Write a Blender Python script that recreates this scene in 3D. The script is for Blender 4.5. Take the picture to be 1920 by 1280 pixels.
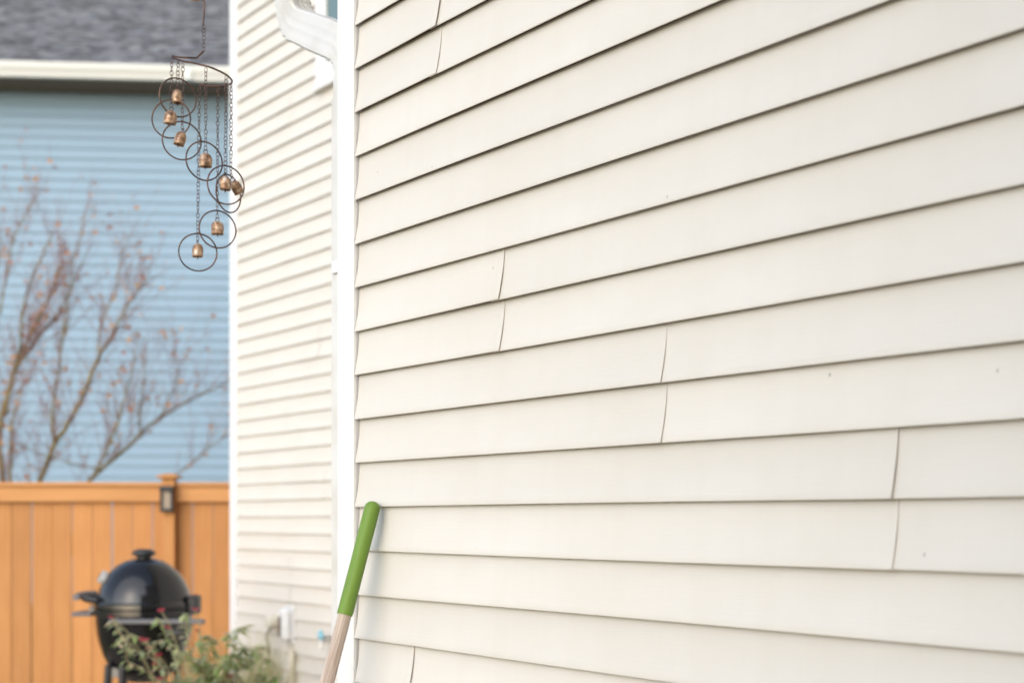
import bpy, math, random
from mathutils import Vector, Matrix, Euler
random.seed(7)
R = math.radians
scene = bpy.context.scene
for o in list(bpy.data.objects): bpy.data.objects.remove(o)

# ------------------------------------------------------------------ camera, sky, sun, exposure
EYE = 1.40                      # eye height
FOC = 50.0; FPX = 1920 * FOC / 36.0; CX = 960.0; HZ = 974.0   # focal length and horizon of the photo
cam_d = bpy.data.cameras.new('camera'); cam = bpy.data.objects.new('camera', cam_d)
scene.collection.objects.link(cam); scene.camera = cam
cam.location = (0, 0, EYE); cam.rotation_euler = (R(90), 0, 0)
cam_d.lens = FOC; cam_d.sensor_width = 36; cam_d.sensor_fit = 'HORIZONTAL'
cam_d.shift_y = (HZ - 640) / 1920.0
cam_d.clip_start = 0.05; cam_d.clip_end = 500
cam_d.dof.use_dof = True; cam_d.dof.focus_distance = 2.8; cam_d.dof.aperture_fstop = 3.3

SUN_DIR = Vector((-0.32, -0.80, 0.42)).normalized()         # towards the sun: left, behind the camera
world = bpy.data.worlds.new('World'); scene.world = world; world.use_nodes = True
nt = world.node_tree; nt.nodes.clear()
sky = nt.nodes.new('ShaderNodeTexSky'); sky.sky_type = 'NISHITA'; sky.sun_disc = False
sky.sun_elevation = math.asin(SUN_DIR.z); sky.sun_rotation = math.atan2(SUN_DIR.x, SUN_DIR.y)
sky.dust_density = 1.0; sky.air_density = 1.0; sky.ozone_density = 1.0
hs = nt.nodes.new('ShaderNodeHueSaturation'); hs.inputs['Saturation'].default_value = 0.75
bg = nt.nodes.new('ShaderNodeBackground'); bg.inputs['Strength'].default_value = 0.15
wo = nt.nodes.new('ShaderNodeOutputWorld')
nt.links.new(sky.outputs[0], hs.inputs['Color']); nt.links.new(hs.outputs[0], bg.inputs['Color'])
nt.links.new(bg.outputs[0], wo.inputs['Surface'])
sun_d = bpy.data.lights.new('sun', 'SUN'); sun = bpy.data.objects.new('sun', sun_d)
scene.collection.objects.link(sun)
sun_d.energy = 0.75; sun_d.angle = R(85); sun_d.color = (1.0, 0.99, 0.975)
sun.rotation_euler = SUN_DIR.to_track_quat('Z', 'Y').to_euler()
vs = scene.view_settings
vs.view_transform = 'Standard'; vs.look = 'None'; vs.exposure = 1.26; vs.gamma = 1.0; vs.use_curve_mapping = False

# ------------------------------------------------------------------ helpers
col = scene.collection
def at(u, v, depth):
    """a point of the place: seen at photo pixel u, v and standing at that distance"""
    return Vector(((u - CX) / FPX * depth, depth, EYE + (HZ - v) / FPX * depth))

class MB:
    def __init__(s): s.v = []; s.f = []; s.mi = []; s.cur = 0
    def add(s, verts, faces):
        b = len(s.v); s.v += [tuple(p) for p in verts]
        for f in faces: s.f.append(tuple(b + i for i in f)); s.mi.append(s.cur)
        return s
    def box(s, lo, hi, mat=None):
        x0, y0, z0 = lo; x1, y1, z1 = hi
        V = [Vector(p) for p in ((x0,y0,z0),(x1,y0,z0),(x1,y1,z0),(x0,y1,z0),(x0,y0,z1),(x1,y0,z1),(x1,y1,z1),(x0,y1,z1))]
        if mat is not None: V = [mat @ p for p in V]
        return s.add(V, [(3,2,1,0),(4,5,6,7),(0,1,5,4),(1,2,6,5),(2,3,7,6),(3,0,4,7)])
    def bevbox(s, lo, hi, b, mat=None):
        """box with chamfered edges"""
        lo = Vector(lo); hi = Vector(hi); c = (lo + hi) / 2; h = (hi - lo) / 2
        V = []; idx = {}
        for sx in (-1,1):
            for sy in (-1,1):
                for sz in (-1,1):
                    for k in range(3):
                        p = Vector((sx*h.x, sy*h.y, sz*h.z))
                        for a in range(3):
                            if a != k: p[a] -= (sx,sy,sz)[a] * b
                        idx[(sx,sy,sz,k)] = len(V); V.append(c + p)
        F = []
        for k in range(3):
            a, d = [(1,2),(2,0),(0,1)][k]
            for sg in (-1,1):
                q = []
                for (p1,p2) in ((-1,-1),(1,-1),(1,1),(-1,1)):
                    t = [0,0,0]; t[k]=sg; t[a]=p1; t[d]=p2; q.append(idx[(*t,k)])
                F.append(tuple(q if sg > 0 else q[::-1]))
        for k in range(3):                              # edges along axis k
            a, d = [(1,2),(2,0),(0,1)][k]
            for p1 in (-1,1):
                for p2 in (-1,1):
                    t0=[0,0,0]; t0[k]=-1; t0[a]=p1; t0[d]=p2
                    t1=list(t0); t1[k]=1
                    q=[idx[(*t0,a)],idx[(*t1,a)],idx[(*t1,d)],idx[(*t0,d)]]
                    F.append(tuple(q if p1*p2 < 0 else q[::-1]))
        for sx in (-1,1):
            for sy in (-1,1):
                for sz in (-1,1):
                    q=[idx[(sx,sy,sz,k)] for k in range(3)]
                    F.append(tuple(q if sx*sy*sz > 0 else q[::-1]))
        if mat is not None: V = [mat @ p for p in V]
        return s.add(V, F)
    def tube(s, pts, rad, n=8, cap=True, closed=False):
        pts = [Vector(p) for p in pts]; N = len(pts)
        if not isinstance(rad, (list, tuple)): rad = [rad] * N
        V = []; prev = None
        for i, p in enumerate(pts):
            if closed: t = pts[(i+1) % N] - pts[(i-1) % N]
            else: t = pts[min(i+1, N-1)] - pts[max(i-1, 0)]
            t.normalize()
            if prev is None:
                a = Vector((0,0,1)) if abs(t.z) < 0.9 else Vector((1,0,0))
                u = t.cross(a).normalized()
            else:
                u = (prev - t * prev.dot(t))
                u = u.normalized() if u.length > 1e-6 else t.orthogonal().normalized()
            prev = u; w = t.cross(u)
            for k in range(n):
                an = 2*math.pi*k/n; V.append(p + (u*math.cos(an) + w*math.sin(an))*rad[i])
        F = []
        for i in range(N if closed else N-1):
            j = (i+1) % N
            for k in range(n): F.append((i*n+k, i*n+(k+1)%n, j*n+(k+1)%n, j*n+k))
        if cap and not closed:
            F.append(tuple(range(n))[::-1]); F.append(tuple((N-1)*n+k for k in range(n)))
        return s.add(V, F)
    def lathe(s, prof, n=32, mat=None, ell=1.0):
        """prof = [(r, z)], from top to bottom"""
        V = []
        for r, z in prof:
            for k in range(n):
                a = 2*math.pi*k/n; V.append(Vector((r*math.cos(a), r*math.sin(a)*ell, z)))
        if mat is not None: V = [mat @ p for p in V]
        F = []
        for i in range(len(prof)-1):
            for k in range(n): F.append((i*n+k, (i+1)*n+k, (i+1)*n+(k+1)%n, i*n+(k+1)%n))
        return s.add(V, F)
    def build(s, name, mat, parent=None, smooth=False, bevel=0):
        me = bpy.data.meshes.new(name); me.from_pydata(s.v, [], s.f); me.update()
        if isinstance(mat, (list, tuple)):
            for m in mat: me.materials.append(m)
            me.polygons.foreach_set('material_index', s.mi)
        else: me.materials.append(mat)
        if smooth:
            me.polygons.foreach_set('use_smooth', [True]*len(me.polygons))
            if smooth != 'all': me.set_sharp_from_angle(angle=R(38))
        o = bpy.data.objects.new(name, me); col.objects.link(o)
        if parent is not None: o.parent = parent
        return o

def empty(name, loc=(0,0,0), rz=0.0, parent=None):
    o = bpy.data.objects.new(name, None); col.objects.link(o)
    o.location = loc; o.rotation_euler = (0,0,rz); o.empty_display_size = 0.1
    if parent is not None: o.parent = parent
    return o
def tag(o, label=None, cat=None, group=None, kind=None):
    if label: o['label'] = label
    if cat: o['category'] = cat
    if group: o['group'] = group
    if kind: o['kind'] = kind
    return o

# ------------------------------------------------------------------ materials
def new_mat(name, base, rough=0.5, metal=0.0, spec=0.5):
    m = bpy.data.materials.new(name); m.use_nodes = True
    b = m.node_tree.nodes['Principled BSDF']
    b.inputs['Base Color'].default_value = (*base, 1); b.inputs['Roughness'].default_value = rough
    b.inputs['Metallic'].default_value = metal; b.inputs['Specular IOR Level'].default_value = spec
    return m, m.node_tree, b
def N(t, kind, **kw):
    n = t.nodes.new(kind)
    for k, v in kw.items(): setattr(n, k, v)
    return n
def ramp(t, pts):
    r = t.nodes.new('ShaderNodeValToRGB'); e = r.color_ramp.elements
    while len(e) < len(pts): e.new(0.5)
    for i, (p, c) in enumerate(pts):
        e[i].position = p; e[i].color = (*c, 1) if len(c) == 3 else c
    return r
def coords(t, scale=(1,1,1), what='Object'):
    tc = t.nodes.new('ShaderNodeTexCoord'); mp = t.nodes.new('ShaderNodeMapping')
    mp.inputs['Scale'].default_value = scale
    t.links.new(tc.outputs[what], mp.inputs['Vector']); return mp.outputs[0]
def noise(t, vec, scale, detail=4, rough=0.5):
    n = t.nodes.new('ShaderNodeTexNoise'); n.inputs['Scale'].default_value = scale
    n.inputs['Detail'].default_value = detail; n.inputs['Roughness'].default_value = rough
    t.links.new(vec, n.inputs['Vector']); return n
def mixc(t, fac, a, b, mode='MIX'):
    m = t.nodes.new('ShaderNodeMix'); m.data_type = 'RGBA'; m.blend_type = mode
    for sock, val in ((m.inputs[0], fac), (m.inputs[6], a), (m.inputs[7], b)):
        if hasattr(val, 'links'): t.links.new(val, sock)
        elif isinstance(val, (int, float)): sock.default_value = val
        else: sock.default_value = (*val, 1)
    return m.outputs[2]
def bump(t, b, h, strength=0.2, dist=0.001):
    bp = t.nodes.new('ShaderNodeBump'); bp.inputs['Strength'].default_value = strength
    bp.inputs['Distance'].default_value = dist
    t.links.new(h, bp.inputs['Height']); t.links.new(bp.outputs[0], b.inputs['Normal'])

def vinyl(name, base, specks=True, tint=0.03):
    m, t, b = new_mat(name, base, 0.48, 0, 0.4)
    c1 = coords(t, (1.2, 1.2, 3.0)); n1 = noise(t, c1, 2.3, 3)
    dirt = tuple(x*y for x, y in zip(base, (0.955, 0.945, 0.925)))
    rp = ramp(t, [(0.3, base), (0.75, dirt)]); t.links.new(n1.outputs[0], rp.inputs[0])
    out = rp.outputs[0]
    oi = N(t, 'ShaderNodeObjectInfo'); hsv = N(t, 'ShaderNodeHueSaturation')
    mr = N(t, 'ShaderNodeMapRange'); mr.inputs[3].default_value = 1-tint; mr.inputs[4].default_value = 1+tint
    t.links.new(oi.outputs['Random'], mr.inputs[0]); t.links.new(mr.outputs[0], hsv.inputs['Value'])
    t.links.new(out, hsv.inputs['Color']); out = hsv.outputs[0]
    c5 = coords(t, (14, 14, 0.8)); n5 = noise(t, c5, 1.0, 5, 0.65)      # faint rain streaks
    r5 = ramp(t, [(0.45, (1,1,1)), (0.8, (0.975,0.968,0.955))]); t.links.new(n5.outputs[0], r5.inputs[0])
    out = mixc(t, 1.0, out, r5.outputs[0], 'MULTIPLY')
    if specks:                                          # fly specks and grit stuck on the vinyl
        c2 = coords(t, (1, 1, 0.55)); vo = N(t, 'ShaderNodeTexVoronoi'); vo.inputs['Scale'].default_value = 17
        t.links.new(c2, vo.inputs['Vector'])
        lt = N(t, 'ShaderNodeMath', operation='LESS_THAN'); lt.inputs[1].default_value = 0.032
        t.links.new(vo.outputs['Distance'], lt.inputs[0])
        sp = N(t, 'ShaderNodeSeparateColor'); t.links.new(vo.outputs['Color'], sp.inputs[0])
        gt = N(t, 'ShaderNodeMath', operation='GREATER_THAN'); gt.inputs[1].default_value = 0.72
        t.links.new(sp.outputs[0], gt.inputs[0])
        mu = N(t, 'ShaderNodeMath', operation='MULTIPLY'); t.links.new(lt.outputs[0], mu.inputs[0]); t.links.new(gt.outputs[0], mu.inputs[1])
        mu2 = N(t, 'ShaderNodeMath', operation='MULTIPLY'); t.links.new(mu.outputs[0], mu2.inputs[0]); t.links.new(sp.outputs[1], mu2.inputs[1])
        out = mixc(t, mu2.outputs[0], out, (0.30, 0.28, 0.25))
    t.links.new(out, b.inputs['Base Color'])
    c3 = coords(t, (5, 5, 260)); n3 = noise(t, c3, 1.0, 5, 0.6)
    c4 = coords(t, (2.2, 2.2, 9)); n4 = noise(t, c4, 1.0, 2)
    ad = N(t, 'ShaderNodeMath', operation='MULTIPLY_ADD'); ad.inputs[1].default_value = 6.0
    t.links.new(n4.outputs[0], ad.inputs[0]); t.links.new(n3.outputs[0], ad.inputs[2])
    bump(t, b, ad.outputs[0], 0.5, 0.0007)
    return m
M = {}
M['siding'] = vinyl('cream vinyl siding', (0.626, 0.592, 0.535))
M['siding_far'] = vinyl('cream vinyl siding, other wall', (0.626, 0.592, 0.535), False, 0.015)
M['white'], t, b = new_mat('white vinyl trim', (0.70, 0.70, 0.69), 0.4)
n = noise(t, coords(t, (6,6,1.2)), 3, 4); rp = ramp(t, [(0.35, (0.71,0.71,0.70)), (0.8, (0.66,0.655,0.635))])
t.links.new(n.outputs[0], rp.inputs[0]); t.links.new(rp.outputs[0], b.inputs['Base Color'])
M['spout'], t, b = new_mat('painted aluminium downspout', (0.82,0.81,0.79), 0.35)
n = noise(t, coords(t, (1,1,1)), 9, 4); rp = ramp(t, [(0.4, (0.60,0.59,0.565)), (0.72, (0.50,0.475,0.42))])
t.links.new(n.outputs[0], rp.inputs[0]); t.links.new(rp.outputs[0], b.inputs['Base Color'])
M['core'], _, _ = new_mat('wall sheathing', (0.20,0.135,0.08), 0.9)
M['foundation'], t, b = new_mat('concrete foundation', (0.35,0.34,0.32), 0.9)
M['glass'], t, b = new_mat('window glass', (0.10,0.16,0.16), 0.04, 0, 0.8)
M['shingle'], t, b = new_mat('grey asphalt shingles', (0.12,0.12,0.125), 0.95)
gi = N(t, 'ShaderNodeNewGeometry'); rp = ramp(t, [(0.0,(0.055,0.052,0.056)),(0.5,(0.115,0.113,0.117)),(1.0,(0.215,0.217,0.222))])
t.links.new(gi.outputs['Random Per Island'], rp.inputs[0])
n = noise(t, coords(t), 1.1, 3); o2 = mixc(t, 0.55, rp.outputs[0], n.outputs[0], 'OVERLAY')
n2 = noise(t, coords(t), 60, 2); o3 = mixc(t, 0.4, o2, n2.outputs[0], 'OVERLAY')
hsv = N(t, 'ShaderNodeHueSaturation'); hsv.inputs['Saturation'].default_value = 0.75
t.links.new(o3, hsv.inputs['Color']); t.links.new(hsv.outputs[0], b.inputs['Base Color'])
M['blue'], t, b = new_mat('blue painted lap siding', (0.21,0.315,0.38), 0.6)
n = noise(t, coords(t, (0.4,0.4,2)), 1.5, 3); rp = ramp(t, [(0.35,(0.214,0.308,0.385)),(0.75,(0.197,0.286,0.360))])
t.links.new(n.outputs[0], rp.inputs[0]); t.links.new(rp.outputs[0], b.inputs['Base Color'])
M['soffit'], _, _ = new_mat('brown soffit', (0.17,0.12,0.08), 0.8)
M['gutter'], _, _ = new_mat('off white gutter', (0.60,0.59,0.54), 0.45)

def wood(name, a, c, axis=(9, 9, 0.7), rough=0.65, tint=0.12):
    m, t, b = new_mat(name, a, rough, 0, 0.2)
    n1 = noise(t, coords(t, axis), 3.0, 6, 0.6)
    rp = ramp(t, [(0.3, a), (0.72, c)]); t.links.new(n1.outputs[0], rp.inputs[0])
    oi = N(t, 'ShaderNodeObjectInfo'); hsv = N(t, 'ShaderNodeHueSaturation')
    mr = N(t, 'ShaderNodeMapRange'); mr.inputs[3].default_value = 1-tint; mr.inputs[4].default_value = 1+tint
    t.links.new(oi.outputs['Random'], mr.inputs[0]); t.links.new(mr.outputs[0], hsv.inputs['Value'])
    t.links.new(rp.outputs[0], hsv.inputs['Color']); t.links.new(hsv.outputs[0], b.inputs['Base Color'])
    n2 = noise(t, coords(t, tuple(x*6 for x in axis)), 3.0, 3)
    bump(t, b, n2.outputs[0], 0.25, 0.002)
    return m
M['cedar'] = wood('stained cedar', (0.50,0.238,0.085), (0.41,0.182,0.062))
M['cedar_h'] = wood('stained cedar rail', (0.55,0.275,0.105), (0.47,0.22,0.078), (0.7,9,9), tint=0.04)
M['handle'] = wood('weathered ash handle', (0.62,0.53,0.455), (0.29,0.21,0.165), (95,95,2.5), 0.7, 0.0)
M['grip'], t, b = new_mat('green rubber grip', (0.155,0.36,0.035), 0.55, 0, 0.35)
n = noise(t, coords(t, (30,30,6)), 2, 4); rp = ramp(t, [(0.35,(0.145,0.25,0.034)),(0.75,(0.118,0.212,0.03))])
t.links.new(n.outputs[0], rp.inputs[0]); t.links.new(rp.outputs[0], b.inputs['Base Color']); bump(t, b, n.outputs[0], 0.1, 0.0006)
M['copper'], t, b = new_mat('aged copper bells', (0.45,0.24,0.12), 0.42, 0.35)
n = noise(t, coords(t, (1,1,1)), 75, 5, 0.65)
rp = ramp(t, [(0.34,(0.07,0.045,0.03)),(0.45,(0.27,0.155,0.09)),(0.56,(0.42,0.28,0.17)),(0.66,(0.55,0.50,0.44))])
t.links.new(n.outputs[0], rp.inputs[0]); t.links.new(rp.outputs[0], b.inputs['Base Color']); bump(t, b, n.outputs[0], 0.5, 0.002)
M['wire'], t, b = new_mat('bronze wire', (0.13,0.075,0.055), 0.45, 0.7)
n = noise(t, coords(t), 40, 3); rp = ramp(t, [(0.35,(0.055,0.034,0.03)),(0.7,(0.16,0.09,0.06))])
t.links.new(n.outputs[0], rp.inputs[0]); t.links.new(rp.outputs[0], b.inputs['Base Color'])
M['chain'], _, _ = new_mat('dark bronze chain', (0.12,0.075,0.06), 0.5, 0.6)
M['tanwood'] = wood('tan wooden disc', (0.50,0.33,0.18), (0.38,0.23,0.12), (40,40,40), tint=0)
M['enamel'], t, b = new_mat('black grill enamel', (0.006,0.006,0.007), 0.12, 0, 0.5)
n = noise(t, coords(t), 14, 3); bump(t, b, n.outputs[0], 0.03, 0.002)
M['blackplastic'], _, _ = new_mat('black plastic', (0.015,0.015,0.016), 0.5)
M['greymetal'], _, _ = new_mat('grey painted metal', (0.12,0.12,0.13), 0.4, 0.3)
M['steel'], _, _ = new_mat('brushed steel', (0.55,0.54,0.52), 0.3, 0.9)
M['dial'], _, _ = new_mat('white dial', (0.45,0.45,0.44), 0.3)
M['plate'], _, _ = new_mat('dull metal plate', (0.20,0.185,0.165), 0.5, 0.3)
M['tapblue'], _, _ = new_mat('pale blue plastic', (0.25,0.52,0.62), 0.4)
M['cream'], _, _ = new_mat('cream plastic', (0.66,0.61,0.50), 0.5)
M['rubber'], _, _ = new_mat('brown grey cable', (0.16,0.13,0.10), 0.6)
M['lampglass'], _, _ = new_mat('amber lamp panel', (0.26,0.20,0.14), 0.4)
M['bark'], t, b = new_mat('olive bark', (0.16,0.125,0.05), 0.85)
n = noise(t, coords(t), 7, 4); rp = ramp(t, [(0.3,(0.13,0.085,0.05)),(0.55,(0.21,0.165,0.06)),(0.8,(0.27,0.21,0.11))])
t.links.new(n.outputs[0], rp.inputs[0]); t.links.new(rp.outputs[0], b.inputs['Base Color'])
M['twig'], t, b = new_mat('purple brown twigs', (0.25,0.135,0.115), 0.8)
def leafmat(name, cols, trans=0.35):
    m, t, b = new_mat(name, cols[0], 0.55)
    gi = N(t, 'ShaderNodeNewGeometry')
    rp = ramp(t, [(i/(len(cols)-1), c) for i, c in enumerate(cols)])
    t.links.new(gi.outputs['Random Per Island'], rp.inputs[0]); t.links.new(rp.outputs[0], b.inputs['Base Color'])
    tr = N(t, 'ShaderNodeBsdfTranslucent'); t.links.new(rp.outputs[0], tr.inputs['Color'])
    mx = N(t, 'ShaderNodeMixShader'); mx.inputs[0].default_value = trans
    out = t.nodes['Material Output']
    t.links.new(b.outputs[0], mx.inputs[1]); t.links.new(tr.outputs[0], mx.inputs[2]); t.links.new(mx.outputs[0], out.inputs['Surface'])
    return m
M['autumn'] = leafmat('orange autumn leaves', [(0.55,0.22,0.07),(0.60,0.30,0.10),(0.42,0.15,0.10),(0.62,0.40,0.14)])
M['green'] = leafmat('green leaves', [(0.26,0.38,0.12),(0.42,0.53,0.22),(0.56,0.60,0.32),(0.40,0.50,0.33),(0.64,0.58,0.36),(0.60,0.45,0.32)], 0.5)
M['stem'] = leafmat('green brown stems', [(0.26,0.29,0.12),(0.36,0.27,0.17)], 0.2)
M['grass'] = leafmat('dry grass blades', [(0.60,0.52,0.31),(0.50,0.47,0.24),(0.66,0.58,0.40),(0.36,0.41,0.18)], 0.5)
M['petal'] = leafmat('crimson petals', [(0.36,0.03,0.05),(0.42,0.07,0.09)])
M['lawn'], t, b = new_mat('lawn', (0.07,0.10,0.03), 0.95)
n = noise(t, coords(t), 3, 8, 0.7); rp = ramp(t, [(0.3,(0.12,0.10,0.045)),(0.7,(0.20,0.17,0.08))])
t.links.new(n.outputs[0], rp.inputs[0]); t.links.new(rp.outputs[0], b.inputs['Base Color'])
M['bounce_patio'], t, b = new_mat('concrete patio', (0.42,0.40,0.36), 0.9)
n = noise(t, coords(t), 4, 8, 0.7); rp = ramp(t, [(0.3,(0.34,0.27,0.20)),(0.7,(0.44,0.36,0.28))])
t.links.new(n.outputs[0], rp.inputs[0]); t.links.new(rp.outputs[0], b.inputs['Base Color'])

# ------------------------------------------------------------------ ground
g = MB(); g.add([(-120,-120,0),(120,-120,0),(120,120,0),(-120,120,0)], [(0,1,2,3)])
tag(g.build('ground', M['lawn']), kind='structure')
g = MB(); g.add([(-3.6,-6,0.004),(6,-6,0.004),(6,8.6,0.004),(-3.6,8.6,0.004)], [(0,1,2,3)])
tag(g.build('bounce_patio', M['bounce_patio']), kind='structure')  # unseen slab added for warm bounce light from below

# ------------------------------------------------------------------ the cream house (local x along the near wall, y into the house)
S = 0.1016                                                   # height of one siding course
Z0 = EYE + 0.0299                                            # a lap line of the near wall
VPX = -927.0
d = Vector((VPX - CX, FPX, 0)).normalized()                  # along the wall, away from the camera
W0 = Vector(((668 - CX) / FPX * 3.325, 3.325, 0))
house = empty('cream_house', W0, math.atan2(-d.y, -d.x))
tag(house, 'cream house with horizontal vinyl lap siding, white corner trim and downspout', 'house')
Xh = -d; Yh = Vector((-Xh.y, Xh.x, 0))
def wall_x(u, y):
    """local x where the ray of photo column u meets the plane local y"""
    r = Vector(((u - CX) / FPX, 1, 0))
    k = (W0.dot(Yh) + y) / r.dot(Yh)
    p = r * k - W0
    return p.dot(Xh), k
PROF = []                                                    # outline of one course: (out, up)
for i in range(9):
    tt = 1 - i/8.0
    PROF.append((0.0004 + 0.0128*(1-tt)**1.9, S*tt*0.97 + 0.003))
PROF = [(0.0, S + 0.0035)] + PROF + [(0.0128, 0.0008), (0.0117, 0.0), (0.0107, 0.0009), (0.0098, 0.008), (0.0080, 0.020), (0.0066, 0.030)]
PROF_FAR = [PROF[i] for i in (0, 1, 4, 6, 8, 9, 10, 11, 12, 13, 14, 15)]
def board(x0, x1, z, y, parent, mat, lift0=0.0, lift1=0.0, step=0.14, prof=PROF, seed=0, warp=1.0):
    """one siding course from x0 to x1; lift = how far its end stands proud at a seam"""
    rnd = random.Random(seed); ph = [rnd.uniform(0, 6.28) for _ in range(4)]
    n = max(1, int(round((x1 - x0) / step)))
    m = MB(); V = []; K = len(prof)
    for i in range(n+1):
        x = x0 + (x1 - x0)*i/n
        l = lift0*max(0, 1-(x-x0)/0.3)**2 + lift1*max(0, 1-(x1-x)/0.3)**2
        wz = warp*0.0006*math.sin(x*3.1+ph[0]) ; wo = warp*(0.0006*math.sin(x*2.3+ph[1]) + 0.0004*math.sin(x*7.7+ph[2]))
        for j, (o, up) in enumerate(prof):
            w = min(1, max(0, 1 - up/S))
            V.append((x, y - (o + (wo + l*(0.35+0.65*min(1, 1.6*w)))*(1 if j > 0 else 0.3)), z + up + wz*w))
    F = []
    for i in range(n):
        for j in range(K-1): F.append((i*K+j, i*K+j+1, (i+1)*K+j+1, (i+1)*K+j))
    m.add(V, F)
    for i, sgn in ((0, 1), (n, -1)):                         # sheet thickness at the ends
        E = []; Q = []
        kk = [j for j in range(K) if prof[j][1] > 0.0025 and j < K-4]
        for j in kk:
            p = Vector(V[i*K+j]); E += [p, p + Vector((0, 0.0012, 0))]
        for a in range(len(kk)-1):
            q = (2*a, 2*a+2, 2*a+3, 2*a+1); Q.append(q if sgn < 0 else q[::-1])
        m.add(E, Q)
    ob = m.build('siding_board', mat, parent, smooth=True)
    return ob

END_X = 4.0
near_wall = MB().box((0.02, 0.004, 0.10), (END_X, 0.14, 5.65)).build('near_wall', M['core'], house)
seams = {-5: 773, -1: 1680, 1: 1246, 3: 942, 9: 824}
k = -13
while Z0 + k*S < 5.45:
    pair = k if k % 2 else k - 1                             # two courses make one panel
    rnd = random.Random(pair*31+5)
    if pair in seams: xs = [wall_x(seams[pair], -0.007)[0]]
    else: xs = [rnd.uniform(2.3, 3.2)]
    while xs[-1] < END_X - 3.9: xs.append(xs[-1] + 3.66)
    ends = [0.0] + xs + [END_X]
    for a in range(len(ends)-1):
        x0, x1 = ends[a], ends[a+1]
        r2 = random.Random(k*97+a)
        board(x0 - (0.03 if a else -0.016), x1, Z0 + k*S, 0 if a % 2 == 0 else 0.0003, near_wall, M['siding'],
              0.0, (r2.uniform(0.0024, 0.0042) if a < len(ends)-2 else 0), 0.14, PROF, k*13+a)
    k += 1
MB().box((0.0, -0.004, 0.0), (END_X, 0.13, 0.095)).build('foundation', M['foundation'], house)

# corner post at the near wall's end: two lengths, the lower one overlapping
pw = wall_x(632, -0.0155)[0]
def post(name, x0, x1, y0, y1, z0, z1, sec=None):
    m = MB(); m.bevbox((x0, y0, z0), (x1, y1, z1), 0.0025)
    return m.build(name, M['white'], house)
post('corner_post', pw, 0.0125, -0.0155, 0.09, 0.10, 5.6)
post('corner_post_lip', 0.0, 0.0138, -0.0168, -0.004, 0.10, 5.6)

# far wall, set back, parallel
YF = 2.2
XF1 = wall_x(447, YF)[0]; XR = pw + 0.012
far_wall = MB().box((XF1 - 0.09, YF + 0.004, 0.10), (XR + 0.05, YF + 0.14, 5.65)).build('far_wall', M['core'], house)
zf = at(447, 1058, wall_x(447, YF)[1]).z
k0 = int((zf - 0.12) / S)
win_x0 = wall_x(594, YF - 0.02)[0]; win_z0 = at(597, 163, wall_x(597, YF - 0.02)[1]).z
win_z1 = win_z0 + 1.25
fseam = {}
for (kk, u) in ((-1, 546), (0, 546), (-2, 546), (26, 546), (27, 546), (12, 600), (13, 600), (5, 612), (4, 612), (19, 560), (18, 560)): fseam[kk] = u
k = -k0
while zf + k*S < 5.45:
    z = zf + k*S; rnd = random.Random(k)
    if z + S*0.6 > win_z0 and z < win_z1: xe = win_x0 + 0.01
    else: xe = XR
    if k in fseam and wall_x(fseam[k], YF)[0] < xe - 0.05:
        xm = wall_x(fseam[k], YF)[0]
        board(XF1, xm, z, YF, far_wall, M['siding_far'], 0, rnd.uniform(0.0015, 0.003), 0.4, PROF_FAR, k)
        board(xm - 0.03, xe, z, YF + 0.0003, far_wall, M['siding_far'], 0, 0, 0.4, PROF_FAR, k + 500)
    else:
        board(XF1, xe, z, YF, far_wall, M['siding_far'], 0, 0, 0.4, PROF_FAR, k)
    k += 1
MB().box((XF1 - 0.10, YF - 0.004, 0.0), (XR + 0.05, YF + 0.13, 0.095)).build('foundation', M['foundation'], house)
fp0 = wall_x(430.5, YF - 0.016)[0]
post('corner_post', fp0, XF1, YF - 0.0165, YF + 0.12, 0.10, 5.6)
# end wall of the far wing and the short return wall: sheathing boxes with plain courses
m = MB(); m.box((fp0 + 0.012, YF + 0.12, 0.0), (fp0 + 0.14, YF + 7.0, 5.65)); m.build('end_wall', M['siding_far'], house)
m = MB(); m.box((XR, 0.09, 0.0), (XR + 0.12, YF + 0.004, 5.65)); m.build('return_wall', M['siding_far'], house)
m = MB(); m.box((XR + 0.2, YF + 6.9, 0), (END_X, YF + 7.02, 5.65)); m.box((END_X, 0.15, 0), (END_X + 0.12, YF + 7.02, 5.65)); m.build('rear_wall', M['siding_far'], house)
# unseen wing added behind the camera to shade the near wall's right side
m = MB(); m.box((END_X, -3.5, 0.0), (END_X + 0.12, 0.15, 5.65)); m.box((END_X + 0.12, -3.5, 0.0), (END_X + 4.0, -3.38, 5.65)); m.build('added_shade_wing', M['siding_far'], house)
# roof with a small overhang
def slab(m, x0, y0, x1, y1, z0, z1): m.box((x0, y0, z0), (x1, y1, z1))
m = MB(); slab(m, XR - 0.30, -0.30, END_X + 0.3, YF + 7.3, 5.66, 5.82); slab(m, END_X - 0.3, -3.8, END_X + 4.0, -0.31, 5.66, 5.82); slab(m, fp0 - 0.30, YF - 0.30, XR - 0.31, YF + 7.3, 5.66, 5.82)  # middle slab caps the added shading wing
m.build('eave', M['white'], house)
m = MB(); x0, x1, y0, y1 = fp0 - 0.32, END_X + 0.32, YF - 0.32, YF + 7.32
m.add([(x0,y0,5.83),(x1,y0,5.83),(x1,y1,5.83),(x0,y1,5.83),(x0+3.2,(y0+y1)/2,7.9),(x1-3.2,(y0+y1)/2,7.9)], [(0,1,5,4),(1,2,5),(2,3,4,5),(3,0,4)])
m.build('roof', M['shingle'], house)

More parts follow.
